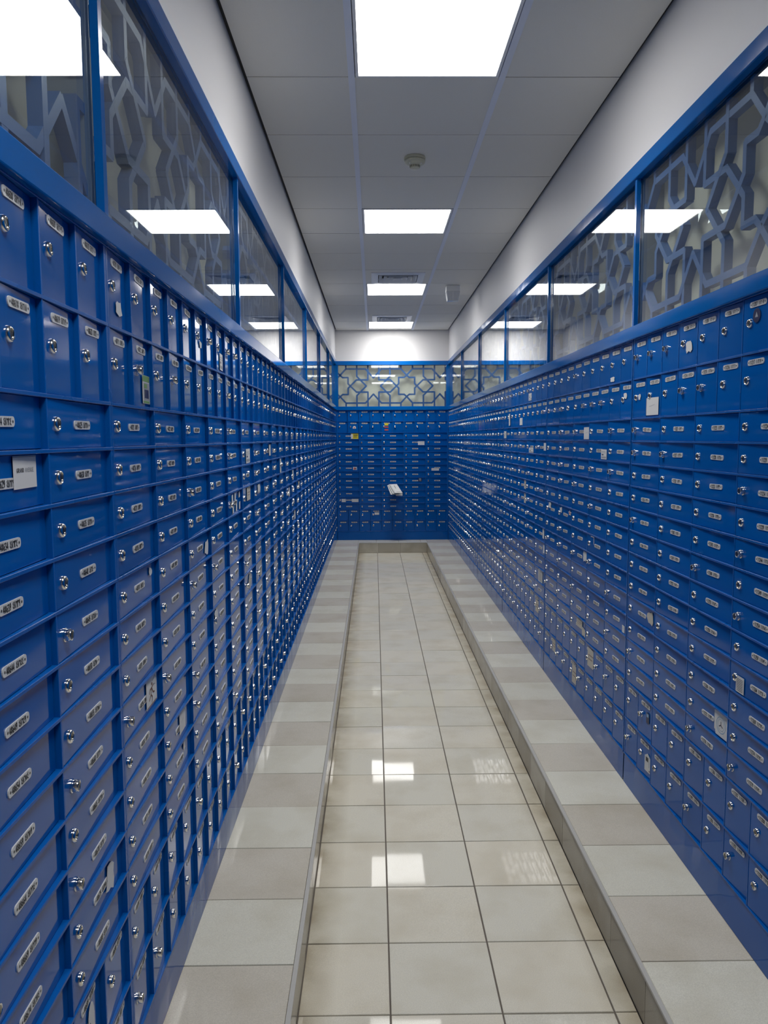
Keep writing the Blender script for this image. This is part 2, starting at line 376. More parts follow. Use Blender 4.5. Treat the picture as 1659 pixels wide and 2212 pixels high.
for k, lab in ((6, 'square louvred ceiling vent before the third light panel'), (10, 'square louvred ceiling vent before the farthest light panel')):
    y0 = ROW0 + .6 * k; cx = (TEE_L + TEE_R) / 2
    root = tag(link('ceiling_vent', None, None, (cx, y0 + .335, CEIL)), lab, 'vent', 'ceiling vents')
    pb = MB(); S = .287; I = .225
    for (a, b, c_, d_) in ((-S, S, -.333, -I), (-S, S, I, .263), (-S, -I, -I, I), (I, S, -I, I)): pb.box(a, b, c_, d_, 0, .012, 'ctile')
    link('tile_surround', pb.mesh('tile_surround'), root)
    fb = MB(); o_, i_ = .235, .175
    for sx in range(4):
        c4 = [(o_, o_), (-o_, o_), (-o_, -o_), (o_, -o_)]; d4 = [(i_, i_), (-i_, i_), (-i_, -i_), (i_, -i_)]
        a, b = sx, (sx + 1) % 4
        fb.poly([(*c4[a], -.006), (*c4[b], -.006), (*d4[b], -.012), (*d4[a], -.012)], 'ventmetal')
        fb.poly([(*c4[a], .0), (*c4[b], .0), (*c4[b], -.006), (*c4[a], -.006)], 'ventmetal')
        fb.poly([(*d4[a], -.012), (*d4[b], -.012), (*d4[b], .03), (*d4[a], .03)], 'ventmetal')
    link('frame', fb.mesh('frame'), root)
    for j in range(4):                       # nested sloping louvre rings
        ro = .168 - j * .042; ri = ro - .03; lb = MB()
        for sx in range(4):
            c4 = [(ro, ro), (-ro, ro), (-ro, -ro), (ro, -ro)]; d4 = [(ri, ri), (-ri, ri), (-ri, -ri), (ri, -ri)]
            a, b = sx, (sx + 1) % 4
            lb.poly([(*c4[a], -.014), (*c4[b], -.014), (*d4[b], .022), (*d4[a], .022)], 'ventmetal')
            lb.poly([(*c4[a], -.0155), (*d4[a], .0205), (*d4[b], .0205), (*c4[b], -.0155)], 'ventmetal')
            lb.poly([(*c4[a], -.014), (*c4[a], -.0155), (*c4[b], -.0155), (*c4[b], -.014)], 'ventmetal')
        link('louver', lb.mesh('louver'), root)
    bb = MB(); bb.box(-.23, .23, -.23, .23, .028, .032, 'slot'); link('duct_back', bb.mesh('duct_back'), root)

root = tag(link('smoke_detector', None, None, (.216, 4.17, CEIL)), 'round cream smoke detector on the ceiling before the second light', 'smoke detector')
b_ = MB(); b_.lathe([(.0, 0), (.054, 0), (.055, -.004), (.055, -.013), (.052, -.0145)], 40, 'cream', axis='z'); link('base', b_.mesh('base', 35), root)
b_ = MB(); b_.lathe([(.050, -.0145), (.054, -.017), (.054, -.021), (.050, -.030), (.040, -.037), (.028, -.040)], 40, 'cream', axis='z'); link('body', b_.mesh('body', 40), root)
b_ = MB(); b_.lathe([(.027, -.040), (.026, -.052), (.024, -.055), (.015, -.058)], 32, 'cream', axis='z'); link('sensor_cap', b_.mesh('sensor_cap', 35), root)
sb = MB()
for j in range(20):
    a = 2 * math.pi * j / 20; ca, sa = math.cos(a), math.sin(a); w2 = .0016
    p = lambda rr, t, z: (rr * ca - t * sa, rr * sa + t * ca, z)
    sb.poly([p(.0275, -w2, -.0415), p(.0275, w2, -.0415), p(.0267, w2, -.0505), p(.0267, -w2, -.0505)], 'slot')
link('slots', sb.mesh('slots'), root)
for a in (-2.3, -.7):
    lb = MB(); lb.lathe([(.003, .0), (.003, -.004), (.0015, -.005)], 10, 'led', (.040 * math.cos(a), .040 * math.sin(a), -.0352), 'z'); link('indicator', lb.mesh('indicator', 40), root)

root = tag(link('emergency_light', None, None, (.752, 7.60, CEIL)), 'small ribbed emergency light fitting on the ceiling at right', 'emergency light')
b_ = MB(); b_.box(-.066, .066, -.055, .055, -.055, 0, 'lampframe'); o = link('mounting_box', b_.mesh('mounting_box'), root)
bv = o.modifiers.new('bevel', 'BEVEL'); bv.width = .006; bv.segments = 2
b_ = MB()
top = [(-.066, -.050), (.066, -.050), (.066, .050), (-.066, .050)]
n_rib = 9
for j in range(n_rib):                       # two ribbed, outward sloping lens halves
    for side in (-1, 1):
        t0, t1 = j / n_rib, (j + 1) / n_rib
        xa, xb = side * (.004 + .062 * t0), side * (.004 + .062 * t1); xm = (xa + xb) / 2
        yb0 = -.050; lo = -.140
        b_.poly([(xa, yb0, -.056), (xm, yb0 - .003, -.056), (xm * .8, yb0 + .012, lo), (xa * .8, yb0 + .015, lo)], 'clearplastic')
        b_.poly([(xm, yb0 - .003, -.056), (xb, yb0, -.056), (xb * .8, yb0 + .015, lo), (xm * .8, yb0 + .012, lo)], 'clearplastic')
b_.poly([(-.066, -.05, -.056), (-.066, .05, -.056), (-.053, .035, -.14), (-.053, -.035, -.14)], 'clearplastic')
b_.poly([(.066, .05, -.056), (.066, -.05, -.056), (.053, -.035, -.14), (.053, .035, -.14)], 'clearplastic')
b_.poly([(-.066, .05, -.056), (.066, .05, -.056), (.053, .035, -.14), (-.053, .035, -.14)], 'clearplastic')
b_.poly([(-.053, -.035, -.14), (-.053, .035, -.14), (.053, .035, -.14), (.053, -.035, -.14)], 'clearplastic')
b_.poly([(-.004, -.051, -.056), (.004, -.051, -.056), (.004, -.036, -.14), (-.004, -.036, -.14)], 'lampframe')
link('lens', b_.mesh('lens'), root)

# ------------------------------------------------------------------ glazed band: glass, cut lattice, beige back panel
U = .00098                                  # lattice drawing unit in metres
PER = 914
quad_strands = [[(-377, -300), (-377, -232), (-457, -145)], [(-377, -232), (-110, -232), (0, -110)], [(-227, -300), (-227, -130), (-98, 0)],
                [(-75, -300), (-75, -83), (-232, -83), (-317, 0)], [(-317, 0), (-347, -30), (-347, -115), (-422, -115), (-457, -145)]]
def lattice_mesh(width, height, u0, name):
    mb = MB(); hw = .0106; seen = set(); idx = 0
    for per in range(-1, 3):
        for mx in (1, -1):
            for my in (1, -1):
                for st in quad_strands:
                    for (p, q) in zip(st, st[1:]):
                        a = Vector((per * PER + mx * p[0], my * p[1])); b = Vector((per * PER + mx * q[0], my * q[1]))
                        x0, z0, x1, z1 = (a.x - u0) * U, height / 2 - a.y * U, (b.x - u0) * U, height / 2 - b.y * U
                        key = tuple(sorted([(round(x0, 4), round(z0, 4)), (round(x1, 4), round(z1, 4))]))
                        if key in seen: continue
                        seen.add(key)
                        # clip to the panel
                        pa, pb = Vector((x0, z0)), Vector((x1, z1)); t0, t1 = 0.0, 1.0; d = pb - pa; ok = True
                        for c_, dd, lo, hi in ((pa.x, d.x, 0, width), (pa.y, d.y, 0, height)):
                            if abs(dd) < 1e-9:
                                if c_ < lo or c_ > hi: ok = False
                            else:
                                ta, tb = (lo - c_) / dd, (hi - c_) / dd
                                if ta > tb: ta, tb = tb, ta
                                t0, t1 = max(t0, ta), min(t1, tb)
                        if not ok or t1 - t0 < 1e-3: continue
                        A, B = pa + d * t0, pa + d * t1; dr = (B - A).normalized(); nn = Vector((-dr.y, dr.x)) * hw
                        A = A - dr * hw * .45; B = B + dr * hw * .45
                        idx += 1; y0 = .026 + .0002 * (idx % 5); y1 = .052
                        pts = [A - nn, B - nn, B + nn, A + nn]; i = len(mb.v); kk = mb.mi('lattice')
                        mb.v += [(p.x, y0, p.y) for p in pts] + [(p.x, y1, p.y) for p in pts]
                        for f in ((0, 1, 2, 3), (7, 6, 5, 4), (0, 4, 5, 1), (1, 5, 6, 2), (2, 6, 7, 3), (3, 7, 4, 0)): mb.f.append(tuple(i + a_ for a_ in f)); mb.m.append(kk)
    return mb.mesh(name)
GH = Z_B - Z_C
win_cache = {}
def window(n, loc, rz, width, label, mullion):
    root = tag(link('window_%d' % n, None, None, loc, (0, 0, rz)), label, 'window', kind='structure')
    key = round(width, 3)
    if key not in win_cache:
        p = MB(); p.box(.0, width, .012, .018, 0, GH, 'glass')
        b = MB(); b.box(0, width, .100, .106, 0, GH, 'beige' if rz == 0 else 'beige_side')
        rc = MB()
        rc.box(0, width, .02, .106, GH, GH + .01, 'recess'); rc.box(0, width, .02, .106, -.01, 0, 'recess')
        rc.box(-.004, 0, .02, .106, 0, GH, 'recess'); rc.box(width, width + .004, .02, .106, 0, GH, 'recess')
        win_cache[key] = (p.mesh('pane'), lattice_mesh(width, GH, -482, 'lattice'), b.mesh('back_panel'), rc.mesh('recess'))
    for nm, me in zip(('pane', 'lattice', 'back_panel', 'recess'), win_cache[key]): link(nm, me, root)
    if mullion:
        mb = MB(); mb.box(width + .001, width + .021, -.004, .0115, 0, GH, 'rail'); link('mullion', mb.mesh('mullion'), root)
    return root

# ------------------------------------------------------------------ mailbox cabinets
DIG = {'0': [[(.05, .1), (.05, .9), (.3, 1), (.55, .9), (.55, .1), (.3, 0), (.05, .1)]], '1': [[(.12, .78), (.33, 1), (.33, 0)]],
       '2': [[(.05, .8), (.2, 1), (.45, 1), (.55, .75), (.05, 0), (.58, 0)]], '3': [[(.05, .95), (.5, .95), (.25, .58), (.55, .35), (.45, 0), (.05, .05)]],
       '4': [[(.45, 0), (.45, 1), (.02, .3), (.6, .3)]], '5': [[(.52, 1), (.1, 1), (.08, .55), (.45, .58), (.55, .3), (.4, 0), (.05, .05)]],
       '6': [[(.5, .95), (.2, .85), (.05, .35), (.15, 0), (.45, 0), (.55, .3), (.4, .52), (.08, .42)]], '7': [[(.03, 1), (.57, 1), (.22, 0)]],
       '8': [[(.3, .52), (.08, .75), (.3, 1), (.52, .75), (.3, .52), (.04, .25), (.3, 0), (.56, .25), (.3, .52)]],
       '9': [[(.52, .55), (.2, .48), (.06, .72), (.2, 1), (.45, .98), (.54, .65), (.4, .15), (.1, .02)]]}
ARD = {'0': [[(.3, .4), (.3, .6)]], '1': [[(.25, 1), (.35, 0)]], '2': [[(.12, 1), (.25, 0)], [(.12, 1), (.3, .72), (.55, .95)]],
       '3': [[(.05, 1), (.2, 0)], [(.05, 1), (.18, .75), (.3, .95), (.42, .75), (.58, 1)]], '4': [[(.55, 1), (.15, .82), (.45, .55), (.08, .2), (.55, .02)]],
       '5': [[(.3, .85), (.06, .4), (.3, .05), (.54, .4), (.3, .85)]], '6': [[(.08, 1), (.16, .8), (.5, .9), (.5, 0)]], '7': [[(.03, 1), (.3, 0), (.57, 1)]],
       '8': [[(.03, 0), (.3, 1), (.57, 0)]], '9': [[(.5, .62), (.15, .55), (.1, .9), (.45, .98), (.5, .6), (.42, 0)]]}
LET = {'G': [[(.55, .85), (.3, 1), (.05, .7), (.05, .3), (.3, 0), (.55, .15), (.55, .45), (.35, .45)]], 'R': [[(.05, 0), (.05, 1), (.5, .9), (.5, .6), (.05, .5), (.55, 0)]],
       'A': [[(.02, 0), (.3, 1), (.58, 0)], [(.14, .38), (.46, .38)]], 'N': [[(.05, 0), (.05, 1), (.55, 0), (.55, 1)]], 'D': [[(.05, 0), (.05, 1), (.4, .9), (.55, .5), (.4, .1), (.05, 0)]],
       'V': [[(.03, 1), (.3, 0), (.57, 1)]], 'E': [[(.55, 1), (.08, 1), (.08, 0), (.55, 0)], [(.08, .52), (.45, .52)]], 'U': [[(.05, 1), (.05, .2), (.3, 0), (.55, .2), (.55, 1)]]}
def strokes(mb, glyph, x, z, wd, ht, y, mat, sw):
    for st in glyph:
        for (p, q) in zip(st, st[1:]):
            a = Vector((x + p[0] * wd, z + p[1] * ht)); b = Vector((x + q[0] * wd, z + q[1] * ht)); d = b - a
            if d.length < 1e-7: continue
            d.normalize(); nn = Vector((-d.y, d.x)) * sw / 2; a = a - d * sw * .3; b = b + d * sw * .3
            mb.poly([(a.x - nn.x, y, a.y - nn.y), (b.x - nn.x, y, b.y - nn.y), (b.x + nn.x, y, b.y + nn.y), (a.x + nn.x, y, a.y + nn.y)], mat)
PW, PH = .080, .0150
def rrect(w_, h_, rad, n=4):
    pts = []
    for cx, cz, a0 in ((w_ / 2 - rad, -h_ / 2 + rad, -90), (w_ / 2 - rad, h_ / 2 - rad, 0), (-w_ / 2 + rad, h_ / 2 - rad, 90), (-w_ / 2 + rad, -h_ / 2 + rad, 180)):
        for j in range(n + 1):
            a = math.radians(a0 + 90 * j / n); pts.append((cx + rad * math.cos(a), cz + rad * math.sin(a)))
    return pts
RR = rrect(PW, PH, .0058, 3)
def add_plate(mb, x, z, number, y=0.0, text=True):
    t = .0018; n = len(RR); k = mb.mi('plate'); i = len(mb.v)
    mb.v += [(x + p, y - t, z + q) for p, q in RR] + [(x + p, y, z + q) for p, q in RR]
    mb.f.append(tuple(range(i, i + n))); mb.m.append(k)
    for j in range(n): b = (j + 1) % n; mb.f.append((i + j, i + n + j, i + n + b, i + b)); mb.m.append(k)
    yy = y - t - .0003
    for sx in (-1, 1):
        mb.poly([(x + sx * .0335 + .0022 * math.cos(a), yy, z + .0022 * math.sin(a)) for a in [math.pi * j / 3 for j in range(6)]], 'keyway')
    if text:
        s = str(number)
        for j, ch in enumerate(s): strokes(mb, DIG[ch], x - .0285 + j * .0053, z - .0047, .0068, .0094, yy, 'ink', .0018)
        for j, ch in enumerate(s): strokes(mb, ARD[ch], x + .0030 + j * .0051, z - .0045, .0065, .0090, yy, 'ink', .0018)
def add_lock(mb, x, z, kind, ang=0.0, n=16):
    if kind == 0:
        mb.lathe([(.0120, 0), (.0120, -.0018), (.0112, -.0040), (.0098, -.0056), (.0086, -.0058), (.0078, -.0050), (.0077, -.0036)], n, 'chrome', (x, 0, z), cap=False)
        d = -.0040; mb.lathe([(.0078, -.0037)], n, 'plug', (x, 0, z))
    else:
        mb.lathe([(.0120, 0), (.0120, -.0020), (.0105, -.0030), (.0102, -.0100), (.0094, -.0122), (.0080, -.0126), (.0072, -.0120)], n, 'chrome', (x, 0, z), cap=False)
        d = -.0121; mb.lathe([(.0073, -.0119)], n, 'plug', (x, 0, z))
    mb.poly([(x + .0052 * math.cos(a), d - .0003, z + .0052 * math.sin(a)) for a in [math.pi * 2 * j / 10 for j in range(10)]], 'plug')
    ca, sa = math.cos(ang), math.sin(ang)
    mb.poly([(x + p * ca - q * sa, d - .0006, z + p * sa + q * ca) for p, q in ((-.0013, -.0046), (.0013, -.0046), (.0013, .0046), (-.0013, .0046))], 'keyway')
LOCKS = []
for kind in (0, 0, 1):
    lb = MB(); add_lock(lb, 0, 0, kind, (.0, .5, .1)[len(LOCKS)]); LOCKS.append(lb.mesh('lock', 40))
GAP = .0045
def cells():
    """row index, column index, x0, x1, z0, z1 for the hundred boxes of one cabinet"""
    out = []
    for ri in range(16):
        z1, z0 = ROWS_Z[ri], ROWS_Z[ri + 1]; n = 10 if ri in (0, 1, 14, 15) else 5; cw = UW / n
        for ci in range(n): out.append((ri, ci, ci * cw, (ci + 1) * cw, z0, z1))
    return out
CELLS = cells()
def frame_mesh():
    mb = MB(); b = GAP / 2 + .0002
    for z in ROWS_Z:
        c = .0006; x0, x1 = 0, UW
        mb.bevbox(x0, x1, 0, .0165, z - b - .0006, z + b + .0006, 'bar', c)
    for ri in range(16):
        z1, z0 = ROWS_Z[ri] - b, ROWS_Z[ri + 1] + b; n = 10 if ri in (0, 1, 14, 15) else 5; cw = UW / n
        for ci in range(n + 1):
            bb = b if 0 < ci < n else .005
            x = ci * cw + (bb - .0005 if ci == 0 else 0) - (bb - .0005 if ci == n else 0)
            mb.bevbox(x - bb, x + bb, .0012, .0165, z0, z1, 'bar', .0006)
    mb.box(0, UW, .0165, .25, ROWS_Z[-1] - .003, ROWS_Z[0] + .003, 'cavity')
    return mb.mesh('frame')
FRAME = frame_mesh()
def plinth_mesh():
    mb = MB(); z1 = ROWS_Z[-1] - .004; n = 24; k = mb.mi('blue'); i0 = len(mb.v)
    for j in range(n + 1):                   # thin sheet, slightly buckled along its top edge
        x = UW * j / n; bend = .0012 * math.sin(j * 1.3) + .0008 * math.sin(j * 2.9 + 1)
        mb.v += [(x, .002, .001), (x, .002 + bend * .5, z1 * .55), (x, .003 + bend, z1), (x, .02, z1)]
    for j in range(n):
        for q in range(3): a = i0 + j * 4 + q; mb.f.append((a, a + 4, a + 5, a + 1)); mb.m.append(k)
    mb.box(0, UW, .012, .25, .001, z1 - .001, 'blue')
    return mb.mesh('plinth')
PLINTH = plinth_mesh()
door_cache = {}
def door_mesh(w_, h_, far, kind):
    key = (round(w_, 4), round(h_, 4), far, kind if far else 0)
    if key not in door_cache:
        mb = MB(); mb.bevbox(0, w_, 0, .0035, 0, h_, 'blue', .0010)
        if far:
            px, pz, lz = plate_pos(w_, h_); add_lock(mb, .032, lz, kind, 0, 8); add_plate(mb, px, pz, 0, text=False)
        door_cache[key] = mb.mesh('door')
    return door_cache[key]
def plate_pos(w_, h_):
    if w_ < .2: return w_ / 2 + .001, h_ - .021, h_ * .53
    return w_ / 2 + .008, h_ * .5, h_ * .5
UNITS = {}
def cabinet(name_key, loc, rz, first, label, far, group):
    root = tag(link('mailbox_cabinet', None, None, loc, (0, 0, rz)), label, 'mailbox cabinet', group)
    link('frame', FRAME, root); link('plinth', PLINTH, root)
    doors = {}
    rnd = random.Random(first)
    for i, (ri, ci, x0, x1, z0, z1) in enumerate(CELLS):
        g = GAP / 2 + .0012; w_, h_ = x1 - x0 - 2 * g, z1 - z0 - 2 * g
        kind = 1 if rnd.random() < .24 else 0
        tl = math.atan2(.0085, w_) * rnd.uniform(.85, 1.1)
        d = link('door', door_mesh(w_, h_, far, kind), root, (x0 + g, .0022, z0 + g), (0, rnd.gauss(0, .0012), tl))
        doors[(ri, ci)] = (d, w_, h_, x0 + g, z0 + g)
        if not far:
            px, pz, lz = plate_pos(w_, h_)
            link('lock', LOCKS[2] if kind else LOCKS[rnd.randint(0, 1)], d, (.032 + rnd.gauss(0, .0012), 0, lz), (0, rnd.uniform(-.3, .3), 0))
            pb = MB(); add_plate(pb, 0, 0, first + i); link('number_plate', pb.mesh('number_plate'), d, (px, 0, pz), (0, rnd.gauss(0, .012), 0))
    UNITS[name_key] = (root, doors)
    return root

ordn = ['nearest the camera', 'second from the camera', 'third from the camera', 'fourth from the camera', 'fifth from the camera', 'sixth from the camera', 'last before the end wall']
LY = [.045 + 1.5 * k for k in range(7)]
for k, y in enumerate(LY):
    cabinet(('L', k), (XL, y, LEDGE), math.pi / 2, 48601 + 100 * k, 'blue steel mailbox cabinet on the left wall, ' + ordn[k], y > 5.9, 'mailbox cabinets on the left wall')
RY = [3.060 + 1.508 * k for k in range(6)]   # far ends, viewer's left
for k, y in enumerate(RY):
    cabinet(('R', k), (XR, y - .005, LEDGE), -math.pi / 2, 11201 - 100 * k, 'blue steel mailbox cabinet on the right wall, ' + (ordn[k] if k < 5 else ordn[6]), y > 7.0, 'mailbox cabinets on the right wall')
# the right wall's aisle end needs one more short piece up to the corner
BX = (XL + XR) / 2 - UW / 2
cabinet(('B', 0), (BX, D, LEDGE), 0, 49301, 'blue steel mailbox cabinet filling the end wall below the patterned glass', False, 'mailbox cabinet on the end wall')
mb = MB(); mb.box(XL - .2, XL - .001, LY[-1] + UW + .002, D, LEDGE, Z_E, 'blue'); tag(link('trim_11', mb.mesh('trim')), 'narrow blue filler strip in the far left corner', 'filler strip', kind='structure')
mb = MB(); mb.box(XR + .001, XR + .2, RY[-1] - .003, D, LEDGE, Z_E, 'blue'); tag(link('trim_12', mb.mesh('trim')), 'narrow blue filler strip in the far right corner', 'filler strip', kind='structure')

for n_, a, b in ((13, XL + .0005, BX - .0005), (14, BX + UW + .0005, XR - .0005)):
    mb = MB(); mb.box(a, b, D + .001, D + .05, LEDGE, Z_E, 'blue'); tag(link('trim_%d' % n_, mb.mesh('trim')), 'thin blue strip closing the %s edge of the end cabinet' % ('left' if n_ == 13 else 'right'), 'filler strip', kind='structure')
# windows sit above the cabinets with the same joints
wn = 1
for k, y in enumerate(LY):
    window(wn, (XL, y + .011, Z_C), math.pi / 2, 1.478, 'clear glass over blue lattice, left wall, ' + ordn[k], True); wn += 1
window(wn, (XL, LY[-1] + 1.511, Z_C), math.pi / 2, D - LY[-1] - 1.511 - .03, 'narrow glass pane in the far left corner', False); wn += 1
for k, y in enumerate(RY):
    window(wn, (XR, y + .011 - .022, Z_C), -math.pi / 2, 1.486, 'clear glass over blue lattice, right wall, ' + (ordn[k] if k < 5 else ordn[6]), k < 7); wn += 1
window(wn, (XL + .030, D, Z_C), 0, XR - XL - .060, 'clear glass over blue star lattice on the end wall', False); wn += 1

# ------------------------------------------------------------------ labels and scraps stuck to the doors
def sticker_mesh(kind, w_, h_, rnd):
    mb = MB(); y = -.0004
    def P(pts, mat, lay=0): mb.poly([(x * w_, y - .0003 * lay, z * h_) for x, z in pts], mat)
    def R(x0, z0, x1, z1, mat, lay=1): P([(x0, z0), (x1, z0), (x1, z1), (x0, z1)], mat, lay)
    full = [(0, 0), (1, 0), (1, 1), (0, 1)]
    def torn(mat):
        n = 12; pts = []
        for j in range(n):
            a = 2 * math.pi * j / n; rr = rnd.uniform(.60, 1.0) / max(abs(math.cos(a)), abs(math.sin(a)), .3) * .5
            pts.append((min(1, max(0, .5 + rr * math.cos(a))), min(1, max(0, .5 + rr * math.sin(a)))))
        P(pts, mat)
    if kind == 'card':
        P(full, 'paper'); R(.0, .955, 1, .985, 'paper_grey'); 
        for word, x0, mt in (('GRAND', .14, 'ink'), ('AVENUE', .50, 'paper_grey')):
            for j, ch in enumerate(word): strokes(mb, LET[ch], (x0 + j * .064) * w_, .50 * h_, .075 * w_, .12 * h_, y - .0003, mt, .0011)
    elif kind == 'photo':
        P(full, 'paper'); R(.02, .78, .95, .99, 'green'); R(.15, .12, .9, .74, 'paper_grey'); R(.25, .2, .8, .5, 'navy', 2); R(.2, .55, .6, .7, 'green', 2); R(.1, .02, .9, .1, 'green')
    elif kind == 'runner':
        P(full, 'paper'); R(.05, .02, .95, .06, 'brownpr')
        for st in ([(.25, .25), (.42, .40), (.50, .62), (.62, .42), (.75, .38)], [(.50, .62), (.35, .60), (.28, .48)], [(.42, .40), (.55, .28), (.50, .12)], [(.50, .62), (.66, .68)]):
            strokes(mb, [st], 0, 0, w_, h_, y - .0004, 'brownpr', .004)
        P([(.52 + .06 * math.cos(a), .75 + .06 * math.sin(a)) for a in [math.pi * j / 4 for j in range(8)]], 'brownpr', 1)
        strokes(mb, [[(.6, .82), (.8, .95), (.95, .8), (.85, .62), (.68, .68)]], 0, 0, w_, h_, y - .0004, 'paper_grey', .002)
    elif kind == 'plain': P(full, 'paper'); strokes(mb, [[(.25, .5), (.7, .6)]], 0, 0, w_, h_, y - .0003, 'paper_grey', .001)
    elif kind == 'warm': P([(0, .02), (.97, 0), (1, .96), (.03, 1)], 'paper_warm'); R(.15, .6, .85, .64, 'brownpr'); R(.15, .4, .7, .44, 'brownpr')
    elif kind == 'torn': torn('paper')
    elif kind == 'tornwarm': torn('paper_warm')
    elif kind == 'lines':
        P(full, 'paper')
        for j in range(8): R(.12, .1 + j * .1, .88, .13 + j * .1, 'ink')
    elif kind == 'print':
        P(full, 'paper'); R(.1, .75, .8, .8, 'paper_grey'); R(.1, .62, .9, .66, 'paper_grey'); R(.15, .4, .45, .52, 'navy'); R(.1, .1, .9, .28, 'paper_grey')
    elif kind == 'emblem':
        P([(0, .18), (.08, .15), (.12, 0), (1, 0), (1, 1), (0, 1)], 'paper')
        for rad, sw in ((.34, .0022), (.24, .0012)):
            strokes(mb, [[(.52 + rad * math.cos(a), .5 + rad * math.sin(a)) for a in [math.pi * j / 10 for j in range(21)]]], 0, 0, w_, h_, y - .0003, 'bluepr', sw)
        for a in (math.pi / 2, math.pi * 7 / 6, math.pi * 11 / 6):
            strokes(mb, [[(.52, .5), (.52 + .15 * math.cos(a), .5 + .15 * math.sin(a))]], 0, 0, w_, h_, y - .0004, 'navy', .003)
    elif kind == 'tag':
        P([(0, 0), (1, 0), (1, .8), (.5, 1), (0, .8)], 'paper'); R(.2, .55, .62, .78, 'ink'); R(.72, .3, .78, .6, 'paper_grey'); R(.75, .08, .9, .16, 'brownpr')
    elif kind == 'oval':
        P([(.5 + .5 * math.cos(a), .5 + .5 * math.sin(a)) for a in [math.pi * j / 9 for j in range(18)]], 'navy')
        P([(.3, .38), (.7, .38), (.5, .75)], 'paper_grey', 1)
    elif kind == 'dark': P(full, 'navy'); R(.2, .6, .8, .9, 'bluepr')
    elif kind == 'tape':
        for x0, z0, z1 in ((.02, .45, .95), (.32, .62, .98), (.80, .66, .98), (.10, .02, .40), (.45, .04, .42), (.82, .05, .45)):
            P([(x0, z0), (x0 + .14, z0 + .02), (x0 + .16, z1), (x0 + .02, z1 - .02)], 'paper')
    elif kind == 'yellow': P(full, 'yellow'); R(.02, .05, .25, .9, 'paper', 1); R(.35, .6, .9, .75, 'ink'); R(.35, .3, .8, .42, 'ink')
    elif kind == 'pict': P(full, 'paper'); R(.2, .1, .6, .8, 'red'); R(.6, .2, .85, .6, 'navy')
    elif kind == 'hook':
        out = [(.5 + .5 * math.cos(a), .7 + .3 * math.sin(a)) for a in [math.pi * (1 - j / 8) for j in range(9)]]
        P([(0, .55)] + out + [(1, 0), (.45, 0), (.5, .55), (.3, .68)], 'paper')
    elif kind == 'star': P([(.5 + (.5 if j % 2 == 0 else .24) * math.sin(math.pi * j / 5), .5 + (.5 if j % 2 == 0 else .24) * math.cos(math.pi * j / 5)) for j in range(10)], 'paper'); R(.35, .35, .65, .6, 'red')
    elif kind == 'corner': P([(0, .9), (.9, .9), (.9, 0), (1, 0), (1, 1), (0, 1)], 'paper')
    elif kind in ('cyellow', 'cred'): P(full, kind[1:])
    elif kind == 'arch': P([(0, 0), (1, 0)] + [(.5 + .5 * math.cos(a), .3 + .7 * math.sin(a)) for a in [math.pi * j / 8 for j in range(9)]], 'paper'); R(.3, .2, .7, .5, 'red')
    return mb.mesh('sticker')
SLAB = {'card': 'white card with printed name', 'photo': 'green picture sticker', 'runner': 'white paper with running figure', 'plain': 'plain white paper label', 'warm': 'yellowed paper label',
        'torn': 'torn white label remains', 'tornwarm': 'torn yellowed label remains', 'lines': 'label with printed lines', 'print': 'white printed label', 'emblem': 'white paper with round emblem',
        'tag': 'white tag with black mark', 'oval': 'dark oval sticker', 'dark': 'dark blue sticker', 'tape': 'strips of white tape', 'yellow': 'yellow printed sticker', 'pict': 'small coloured picture sticker',
        'hook': 'curved white sticker', 'star': 'small star sticker', 'corner': 'remains of a label edge', 'cyellow': 'yellow sticker', 'cred': 'red sticker', 'arch': 'white arched sticker'}
